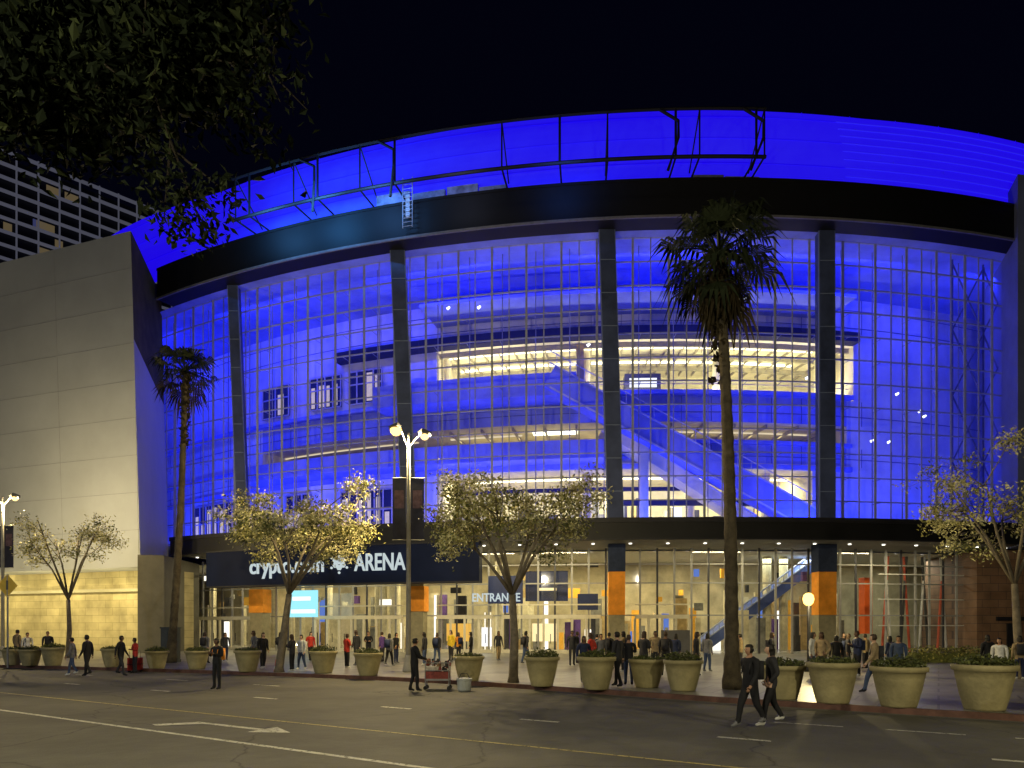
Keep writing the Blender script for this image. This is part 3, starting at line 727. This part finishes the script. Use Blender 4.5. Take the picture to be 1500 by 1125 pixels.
def bigtree():
    b=MB(); L=MB(); base=Vector((-13.0,9.0,0)); top=Vector((-12.4,9.6,8.6))
    b.tube([base,base+Vector((0,0,.5)),base.lerp(top,.5)+Vector((.2,0,0)),top],[.55,.42,.36,.32],12,0)
    ends=[(-4.1,11,12.6),(-4.5,11.5,11.8),(-5.6,10.5,10.7),(-7.2,11.0,11.0),(-8.6,10.8,11.2),(-6.2,12,12.4),(-8.0,12,12.9),(-4.2,10.2,13.2),(-4.0,10.8,11.8),(-4.6,11,12.1),(-6,10,14.5),(-9.5,12,14),(-10.2,10.5,11.3),(-11.5,8,13.5),(-8,9,15.5),(-14,10,13),(-15,7,12.5),(-13,12,14.5),(-9.2,11.8,12.0),(-7.0,10.8,11.5),(-5.0,11,12.0),(-6.2,11,11.3),(-5.2,11,11.2)]
    tips=[]
    for e in ends:
        e=Vector(e); m=top.lerp(e,.5)+Vector((U(-.5,.5),U(-.5,.5),U(.3,1.0)))
        b.tube([top,m,e],[.14,.07,.03],7,0)
        for j in range(13):
            s=m.lerp(e,U(.25,1)); q=s+Vector((U(-1,1),U(-1,1),U(-.6,.7)))*1.15
            b.tube([s,s.lerp(q,.5)+Vector((0,0,.1)),q],[.03,.02,.01],5,0); tips+=[q,s.lerp(q,.6),s.lerp(q,.25)]
    for (s,q) in[((-5.6,10.5,10.6),(-5.1,10.2,9.4)),((-5.1,10.2,9.4),(-4.75,10,8.6)),((-5.1,10.2,9.3),(-4.1,10,8.45)),((-5.1,10.2,9.4),(-5.1,10,8.1)),((-4.75,10,8.6),(-4.5,10,7.85)),((-4.75,10,8.6),(-4.95,10,8.15)),((-4.4,11,11.6),(-3.15,10.5,10.1)),((-3.95,10.8,11.1),(-3.6,10.6,10.3))]:
        b.tube([s,q],[.02,.008],5,0)
    for t,nl in[((-4.75,10,8.5),90),((-4.3,10,8.45),90),((-5.1,10,8.2),70),((-4.5,10,8.0),70),((-4.85,10,7.95),60),((-5.2,10.1,8.7),60),((-5.2,10.2,9.3),70),((-3.3,10.5,10.2),14),((-3.6,10.6,10.6),40),((-4.0,10.7,11.1),80),((-4.3,10.7,10.5),70)]:
        t=Vector(t)
        for _ in range(nl): L.leaf(t+Vector((random.gauss(0,.17),random.gauss(0,.2),random.gauss(0,.14))),.12,random.choice([0,1,1]))
    for t in tips:
        for _ in range(int(U(30,85))):
            L.leaf(t+Vector((random.gauss(0,.36),random.gauss(0,.36),random.gauss(0,.26))),.175,random.choice([0,1,1,1]))
    e=empty('shade_tree'); obj('trunk',b,[mat('bark_dark',(.012,.010,.007),.9,.3,5,.4,spec=.1)],e,True)  # bark darkened to carry the tree's unlit look
    obj('foliage',L,[mat('leaf_dark',(.012,.016,.006),.8,.4,1.5,spec=.05),mat('leaf_darker',(.004,.006,.003),.8,.4,1.5,spec=.03)],e)  # unlit look of this tree is put into the leaf colours
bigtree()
pg=mat('palm_frond',(.014,.019,.008),.7,.5,2,spec=.15); pd=mat('palm_dead_frond',(.03,.023,.012),.8,.5,2,spec=.1); pt_=mat('palm_trunk',(.065,.052,.032),.9,.45,4,.6)
def palm(x,y,xt,zc,reach,r0,r1,n,drop=1.0):
    b=MB(); L=MB(); pts=[];rad=[]
    K=46
    for i in range(K+1):
        f=i/K; pts.append((x+(xt-x)*f+math.sin(f*3)*.12,y,.1+(zc-.5)*f)); rad.append((r0*(1+.5*max(0,1-f*9))*(1-f)+r1*f)*(1.06 if i%2 else .95))
    b.tube(pts,rad,10,0)
    for i in range(110):
        a=U(0,6.283); z=zc-U(.2,2.6); rr=r1*U(.9,1.8); p=Vector((xt+rr*math.cos(a),y+rr*math.sin(a),z))
        L.leaf(p,.32*reach/2,1)
    for i in range(60):
        a=U(0,6.283); z=zc-U(2.4,4.4); rr=r1*U(.9,1.7); p=Vector((xt+rr*math.cos(a),y+rr*math.sin(a),z))
        L.leaf(p,.26*reach/2,1)
    c=Vector((xt,y,zc-.2))
    for i in range(n):
        az=i*2.39996+U(-.3,.3); f=(i+.5)/n; el=math.radians(80-f*150*drop+U(-14,14)); dead=f>.75
        d=Vector((math.cos(az)*math.cos(el),math.sin(az)*math.cos(el),math.sin(el)))
        pl=reach*U(.34,.66); hub=c+d*pl+Vector((0,0,-.10*pl*pl))
        L.tube([c,c+d*pl*.5+Vector((0,0,.04)),hub],[.035,.028,.02],4,1 if dead else 0)
        side=d.cross(Vector((0,0,1))).normalized() if abs(d.z)<.98 else Vector((1,0,0)); up=side.cross(d).normalized()
        nb=15; bl=reach*U(.38,.6)
        for k in range(nb):
            if R()<.08: continue
            an=math.radians(-100+200*k/(nb-1)); dirv=(d*math.cos(an)+side*math.sin(an)).normalized()
            l=bl*(1-.35*abs(an)/1.75)*U(.8,1.15); m=hub+dirv*l*.55+up*.03; tip=hub+dirv*l*.95+Vector((0,0,-l*U(.25,.7)))
            w_=Vector(dirv.cross(up)).normalized()*l*.06
            L.add([hub,m-w_,m+w_,tip],[(0,1,3,2)],1 if dead else 0)
    e=empty('palm_tree'); obj('trunk',b,[pt_],e,True); obj('crown',L,[pg,pd],e)
palm(7.1,22.0,6.65,14.3,2.2,.22,.15,66,1.15)
palm(-19.0,38.0,-18.2,16.5,2.05,.22,.14,38,.85)

# ================================================================ hedge, utility box, cone, sign, cart
b=MB()
for i in range(2600):
    f=R(); b.leaf((22.4+5.6*f,38.6-1.2*f+U(-.5,.5),.2+U(0,.75)*(1 if R()<.8 else 1.2)),.14,random.choice([0,1]))
b.obox((25.2,38.0,.42),2.75,.33,.27,-.21,1)
obj('hedge',b,[leafY,leafG])
b=MB()
c=(-19.3,38.6); b.box(c[0]-.45,c[1]-.3,.15,c[0]+.45,c[1]+.3,.3,1); b.box(c[0]-.42,c[1]-.28,.3,c[0]+.42,c[1]+.28,2.05,0); b.box(c[0]-.46,c[1]-.32,2.05,c[0]+.46,c[1]+.32,2.13,0)
b.box(c[0]-.36,c[1]-.30,.4,c[0]-.02,c[1]-.285,1.95,1); b.box(c[0]+.02,c[1]-.30,.4,c[0]+.36,c[1]-.285,1.95,1)
obj('utility_cabinet',b,[mat('cabinet_green',(.03,.035,.03),.5,.2),mat('cabinet_door',(.04,.045,.04),.5,.2)])
p=gp(405,989); b=MB(); b.box(p.x-.2,p.y-.2,0,p.x+.2,p.y+.2,.04,0)
b.lathe((p.x,p.y,0.04),[(.15,0),(.11,.22)],12,0); b.lathe((p.x,p.y,0.04),[(.11,.22),(.08,.38)],12,1); b.lathe((p.x,p.y,0.04),[(.08,.38),(.035,.66),(0,.66)],12,0)
obj('traffic_cone',b,[mat('cone_orange',(.7,.14,.02),.6,.1),white])
e=empty('traffic_sign',(-24.55,33.2,0)); b=MB(); b.tube([(0,.03,.15),(0,.03,4.7)],.04,8); obj('post',b,[galv],e)
b=MB(); b.add([(0,0,3.6),(.5,0,4.15),(0,0,4.7),(-.5,0,4.15)],[(0,1,2,3)],0); b.add([(0,.01,3.6),(.5,.01,4.15),(0,.01,4.7),(-.5,.01,4.15)],[(3,2,1,0)],1); b.add([(-.05,-.006,3.95),(.05,-.006,3.95),(.05,-.006,4.4),(-.05,-.006,4.4)],[(0,1,2,3)],1)
obj('plate',b,[mat('sign_yellow',(.65,.42,.03),.5,.1),dark],e)
p=gp(640,1011); e=empty('vendor_cart',(p.x,p.y+.3,0)); b=MB()
b.box(-.42,-.28,.32,.42,.28,.38,0); b.box(-.40,-.26,.38,.40,.26,.62,1); b.box(-.40,-.26,.68,.1,.2,.80,3)
for x in(-.4,.4):
    for y in(-.25,.25): b.tube([(x,y,.06),(x,y,.92)],.018,6,0); b.tube([(x-.0,y-.02,.07),(x,y+.02,.07)],.07,10,2)
for y in(-.25,.25): b.tube([(-.4,y,.92),(.4,y,.92)],.018,6,0); b.tube([(-.4,y,.66),(.4,y,.66)],.014,6,0)
b.tube([(.4,-.25,.9),(.62,-.25,1.08),(.62,.25,1.08),(.4,.25,.9)],.018,6,0)
for i in range(34):
    q=Vector((U(-.38,.38),U(-.24,.22),U(.62,.9))); b.tube([q,q+Vector((U(-.05,.05),U(-.03,.03),U(.08,.22)))],[U(.04,.08),.035],7,random.choice([1,1,2,2,3,4]))
obj('cart_body',b,[mat('cart_steel',(.25,.25,.26),.35,.1),mat('cart_red',(.20,.04,.035),.6,.5,6),mat('cart_black',(.02,.02,.02),.6,.1),mat('cart_goods',(.4,.36,.3),.6,.5,9),mat('cart_goods_brown',(.2,.12,.06),.6,.5,9)],e)
p=gp(680,1012); b=MB(); b.lathe((p.x,p.y,0),[(0,.0),(.2,0),(.23,.05),(.24,.34),(.27,.36),(.27,.42),(.0,.45)],14,0); b.tube([(p.x-.18,p.y,.42),(p.x-.1,p.y,.58),(p.x+.1,p.y,.58),(p.x+.18,p.y,.42)],.015,6,1)
obj('cooler_box',b,[mat('cooler_grey',(.35,.37,.35),.5,.2),dark])
for (px,py) in((193,985),(203,984)):
    p=gp(px,py); b=MB(); b.box(p.x-.16,p.y-.1,.1,p.x+.16,p.y+.1,.68,0); b.box(p.x-.17,p.y-.11,.36,p.x+.17,p.y+.11,.39,1)
    for x in(-.12,.12): b.tube([(p.x+x,p.y-.06,.05),(p.x+x,p.y+.06,.05)],.05,8,1)
    b.tube([(p.x-.1,p.y,.68),(p.x-.1,p.y,1.0),(p.x+.1,p.y,1.0),(p.x+.1,p.y,.68)],.012,5,1)
    obj('suitcase',b,[mat('case_red',(.35,.03,.03),.5,.1),dark])

# ================================================================ people
CL={'black':(.010,.010,.012),'dark':(.022,.022,.027),'navy':(.015,.022,.06),'grey':(.13,.13,.14),'white':(.5,.5,.48),'red':(.38,.03,.02),'orange':(.65,.25,.03),'yellow':(.6,.42,.03),'purple':(.08,.04,.18),'denim':(.04,.06,.12),'tan':(.24,.18,.10),'green':(.04,.07,.03)}
def cm(k): return mat('cloth_'+k,CL[k],.85,.35,6)
skins=[mat('skin_light',(.48,.30,.21),.6,.1),mat('skin_mid',(.32,.18,.11),.6,.1),mat('skin_deep',(.12,.065,.04),.6,.1)]
hairs=[mat('hair_black',(.012,.010,.008),.6,.2),mat('hair_brown',(.05,.03,.018),.6,.2)]
def person(x,y,z,face,top='black',bot='dark',h=1.72,stride=.0,arms='down',shoe='black',hair=0,long=False,skin=None,bag=None,bulk=1.0):
    s=h/1.72; skin=skin or random.choice(skins)
    V=[];E=[];Rr=[];Z=[]
    def v(p,r,par=None,zone=1):
        V.append(Vector(p)); Rr.append(r if isinstance(r,tuple) else (r,r)); Z.append(zone)
        if par is not None: E.append((par,len(V)-1))
        return len(V)-1
    B=bulk
    pel=v((0,0,.95),(.155*B,.115*B),None,1); wa=v((0,.0,1.10),(.145*B,.105*B),pel,1); ch=v((0,.0,1.28),(.17*B,.12*B),wa,1); nb=v((0,-.005,1.42),(.10,.08),ch,1); nk=v((0,.01,1.49),.055,nb,0); v((0,.02,1.56),.05,nk,0)
    st=stride
    hands=[]
    for sd in(-1,1):
        f=sd*st
        hp=v((sd*.085,0,.88),(.095*B,.095*B),pel,2)
        kn=v((sd*.10,f*.22+.02+abs(st)*.04,.49),.066*B,hp,2)
        ay=f*.42-(.06 if f<0 else 0); az=.09+(.10 if f<0 and abs(st)>.3 else 0)
        an=v((sd*.105,ay,az),.047,kn,2)
        hl=v((sd*.105,ay-.03,az-.045),.040,an,3); v((sd*.12,ay+.16,max(.035,az-.055)),(.042,.032),an,3)
        sh=v((sd*.19*B,0,1.385),.068*B,nb,1)
        g=-f
        if arms=='down': el=(sd*.245,g*.12-.02,1.12); wr=(sd*.25,g*.30+.04,.89)
        elif arms=='phone' : el=(sd*.23,.03,1.13); wr=(sd*.09,.27,1.22)
        elif arms=='cross': el=(sd*.26,.03,1.15); wr=(-sd*.06,.19,1.16)
        elif arms=='pocket': el=(sd*.28,-.07,1.13); wr=(sd*.19,.07,.95)
        elif arms=='fwd': el=(sd*.24,.1,1.14); wr=(sd*.2,.34,1.05)
        e=v(el,.050*B,sh,1); wv=v(wr,.035,e,1)
        dv=(Vector(wr)-Vector(el)).normalized(); hd=Vector(wr)+dv*.07; v(tuple(hd),(.036,.024),wv,0)
        hands.append((hd,dv,sd))
    me=bpy.data.meshes.new('t'); me.from_pydata([p*s for p in V],E,[])
    o=bpy.data.objects.new('t',me); sc.collection.objects.link(o)
    md=o.modifiers.new('s','SKIN'); md.use_smooth_shade=True
    for i,sv in enumerate(me.skin_vertices[0].data): sv.radius=(Rr[i][0]*s,Rr[i][1]*s); sv.use_root=(i==0)
    ss=o.modifiers.new('b','SUBSURF'); ss.levels=1; ss.render_levels=1
    dg=bpy.context.evaluated_depsgraph_get(); m2=bpy.data.meshes.new_from_object(o.evaluated_get(dg))
    bpy.data.objects.remove(o)
    b=MB(); b.v=[tuple(v_.co) for v_ in m2.vertices]
    segs=[(V[a]*s,V[c]*s,Z[c]) for a,c in E]
    for pl in m2.polygons:
        c=pl.center; best=9;bz=1
        for a,d_,zn in segs:
            ab=d_-a; t=max(0,min(1,(c-a).dot(ab)/ab.length_squared)); dd_=(c-a-ab*t).length
            if dd_<best: best=dd_;bz=zn
        if bz==2 and c.z>.84*s: bz=1
        if long and .52*s<c.z<.9*s and bz==2: bz=1
        b.f.append(list(pl.vertices)); b.m.append({0:0,1:1,2:2,3:3}[bz])
    bpy.data.meshes.remove(m2)
    hc=Vector((0,.03,1.615))*s; nU,nV=16,12; hv=[];hf=[];hm=[]
    for j in range(nV+1):
        ph=math.pi*j/nV
        for i in range(nU):
            a=2*math.pi*i/nU; X=math.sin(ph)*math.cos(a);Y=math.sin(ph)*math.sin(a);Zz=math.cos(ph)
            jaw=1-.28*max(0,-Zz)**1.2; px=.076*X*jaw; py=.094*Y*(1-.12*max(0,-Zz)); pz=.118*Zz
            if Y>.9 and -.35<Zz<.12: py+=.020*(1 if abs(X)<.12 else 0)
            if abs(X)>.93 and abs(Zz)<.25: px*=1.13
            if Y>.75 and .1<Zz<.3 and .2<abs(X)<.6: py-=.006
            hv.append(hc+Vector((px,py,pz))*s)
    for j in range(nV):
        for i in range(nU):
            hf.append((j*nU+i,(j+1)*nU+i,(j+1)*nU+(i+1)%nU,j*nU+(i+1)%nU))
            a=2*math.pi*(i+.5)/nU; ph=math.pi*(j+.5)/nV; Zz=math.cos(ph);Y=math.sin(a)*math.sin(ph)
            hm.append(4 if (Zz>.55 or (Y<.25 and Zz>-.45)) else 0)
    o0=len(b.v); b.v+=[tuple(p) for p in hv]
    for f,m in zip(hf,hm): b.f.append([k+o0 for k in f]); b.m.append(m)
    for sx in(-1,1):
        q=hc+Vector((sx*.03,.088,.015))*s; b.add([q+Vector((-.012,.004,-.005)),q+Vector((.012,.004,-.005)),q+Vector((.012,.002,.006)),q+Vector((-.012,.002,.006))],[(0,1,2,3)],4)
    q=hc+Vector((0,.082,-.055))*s; b.add([q+Vector((-.022,.0,-.004)),q+Vector((.022,.0,-.004)),q+Vector((.02,.003,.004)),q+Vector((-.02,.003,.004))],[(0,1,2,3)],5)
    hp=[(0,.128),(.05,.118),(.078,.07),(.086,.01)]+([(.088,-.06),(.08,-.14),(.06,-.2)] if hair>=2 else [(.07,-.04)])
    vs=[];fs=[];n=14
    for r_,z_ in hp:
        for k in range(n):
            a=math.pi*.93+ (math.pi*1.14)*k/(n-1) if z_<.06 else 2*math.pi*k/(n-1)
            vs.append(hc+Vector((r_*math.cos(a)*.98,r_*math.sin(a)*1.2-.004,z_))*s)
    for i in range(len(hp)-1):
        for k in range(n-1): fs.append((i*n+k,i*n+k+1,(i+1)*n+k+1,(i+1)*n+k))
    b.add(vs,fs,4)
    for hd,dv,sd in hands:
        side=Vector((0,1,0)) if abs(dv.z)>.6 else Vector((0,0,1)); side=(side-dv*side.dot(dv)).normalized()
        inw=dv.cross(side).normalized()*(-sd)
        for k,(o_,l_) in enumerate([(-.024,.062),(-.008,.072),(.008,.068),(.023,.052)]):
            p0=(hd+dv*.015+side*o_); p1=p0+dv*l_*.5+inw*.006; p2=p1+dv*l_*.35+inw*.022
            b.tube([p0*s,p1*s,p2*s],[.0095,.0085,.006],5,0)
        p0=hd-dv*.02+side*.022; b.tube([p0*s,(p0+side*.025+dv*.02)*s,(p0+side*.03+dv*.048)*s],[.011,.010,.007],5,0)
    mats=[skin,cm(top),cm(bot),cm(shoe),hairs[hair%2],mat('lips',(.3,.1,.08),.5,.1)]
    if bag:
        mats.append(cm(bag)); b.obox((0,-.17*s,1.2*s),.14,.07,.2,0,6); b.tube([(.1,-.12,1.38),(.11,.1,1.36),(.11,.13,1.15)],.015,5,6); b.tube([(-.1,-.12,1.38),(-.11,.1,1.36),(-.11,.13,1.15)],.015,5,6)
    o=obj('person',b,mats,None,True,(x,y,z)); o.rotation_euler=(0,0,face)
    return o
random.seed(5)
def pp(px,fy,face,h0=0.0,**k):
    p=gp(px,fy,h0); return person(p.x,p.y,h0,face,**k)
pp(1099,1066,math.pi*.62,top='black',bot='black',stride=.55,h=1.76,arms='down',shoe='grey',hair=0,skin=skins[1],bulk=1.15,bag='dark')
pp(1130,1064,math.pi*.45,top='dark',bot='black',stride=-.45,h=1.76,arms='pocket',shoe='white',hair=2,skin=skins[0],bulk=1.12)
pp(318,1010,math.pi*.9,top='black',bot='black',h=1.74,arms='phone',shoe='black',bag='orange')
pp(607,1013,-math.pi*.35,top='black',bot='black',h=1.76,arms='fwd',shoe='black',bulk=1.12,stride=.15)
pp(128,991,math.pi*.5,top='black',bot='black',h=1.78,stride=.35,long=True,bulk=1.15)
pp(106,990,math.pi*.6,top='grey',bot='denim',h=1.66,stride=.4,shoe='white')
pp(177,990,-math.pi*.5,top='black',bot='dark',h=1.74,stride=.45)
pp(198,986,math.pi*.8,.0,top='red',bot='dark',h=1.62,arms='cross')
L_=[(385,980,'black','dark','down',.1),(372,978,'grey','denim','pocket',0),(428,984,'dark','black','phone',0),(442,981,'white','denim','down',.3),(508,979,'red','black','cross',0),(522,975,'dark','dark','down',.2),(570,976,'grey','black','down',.4),(580,972,'black','navy','pocket',0),(560,970,'purple','dark','down',0),
(640,972,'dark','denim','down',.3),(661,969,'yellow','dark','down',0),(672,966,'orange','dark','cross',0),(690,970,'black','black','down',.2),(622,975,'dark','denim','down',0),
(855,1000,'navy','dark','down',.2),(866,990,'red','denim','pocket',0),(880,985,'grey','dark','down',.1),(905,1006,'dark','black','down',.3),(921,1004,'black','denim','phone',0),(914,985,'tan','dark','down',0),(943,996,'dark','navy','cross',0),(960,985,'tan','dark','down',0),(975,990,'dark','black','down',.3),(990,983,'navy','black','pocket',0),(1020,990,'dark','dark','down',0),(1036,984,'grey','denim','down',.1),
(1190,992,'white','denim','down',.1),(1204,996,'tan','dark','pocket',0),(1225,990,'black','dark','down',0),(1242,984,'dark','dark','down',.2),(1256,992,'navy','black','phone',0),(1281,1016,'tan','denim','down',.6),(1304,990,'navy','denim','pocket',0),(1316,1000,'denim','dark','down',.1),
(1447,996,'black','dark','down',0),(1464,1000,'white','dark','down',.1),(1494,996,'tan','navy','down',0),(40,972,'white','dark','down',.1),(25,970,'tan','dark','down',.1),(70,970,'dark','dark','down',0),
(300,972,'grey','dark','down',.3),(330,968,'dark','navy','down',.1),(410,968,'dark','black','pocket',0),(455,968,'red','black','down',.2),(540,968,'black','dark','cross',0),(770,972,'dark','denim','down',.3),(838,975,'dark','dark','down',.1),(845,972,'black','navy','down',0),(874,976,'dark','black','down',0),(892,980,'black','dark','down',.2),(1130,984,'dark','dark','down',0),(1085,980,'tan','dark','down',.2),(730,968,'dark','tan','down',.2),(1235,978,'dark','black','down',0),(1268,980,'tan','black','down',0)]
for i,(px,fy,t,bo,ar,stv) in enumerate(L_):
    pp(px,fy,U(0,6.28),.15,top=t,bot=bo,arms=ar,stride=stv,h=U(1.58,1.82),hair=random.choice([0,1,2,3]),shoe=random.choice(['black','white','grey','dark']),bag=random.choice([None,None,None,'dark','navy']),bulk=U(1.0,1.2))

l=bpy.data.lights.new('moon','SUN'); l.energy=.03; l.angle=math.radians(.5); l.color=(.8,.88,1)
o=bpy.data.objects.new('moon',l); sc.collection.objects.link(o); o.rotation_euler=(math.radians(50),0,math.radians(-20))
cam=bpy.data.cameras.new('camera'); cam.lens=24; cam.sensor_width=36; cam.shift_y=355.5/1500; cam.clip_end=3000
o=bpy.data.objects.new('camera',cam); sc.collection.objects.link(o); o.location=(0,0,EYE); o.rotation_euler=(math.pi/2,0,0); sc.camera=o
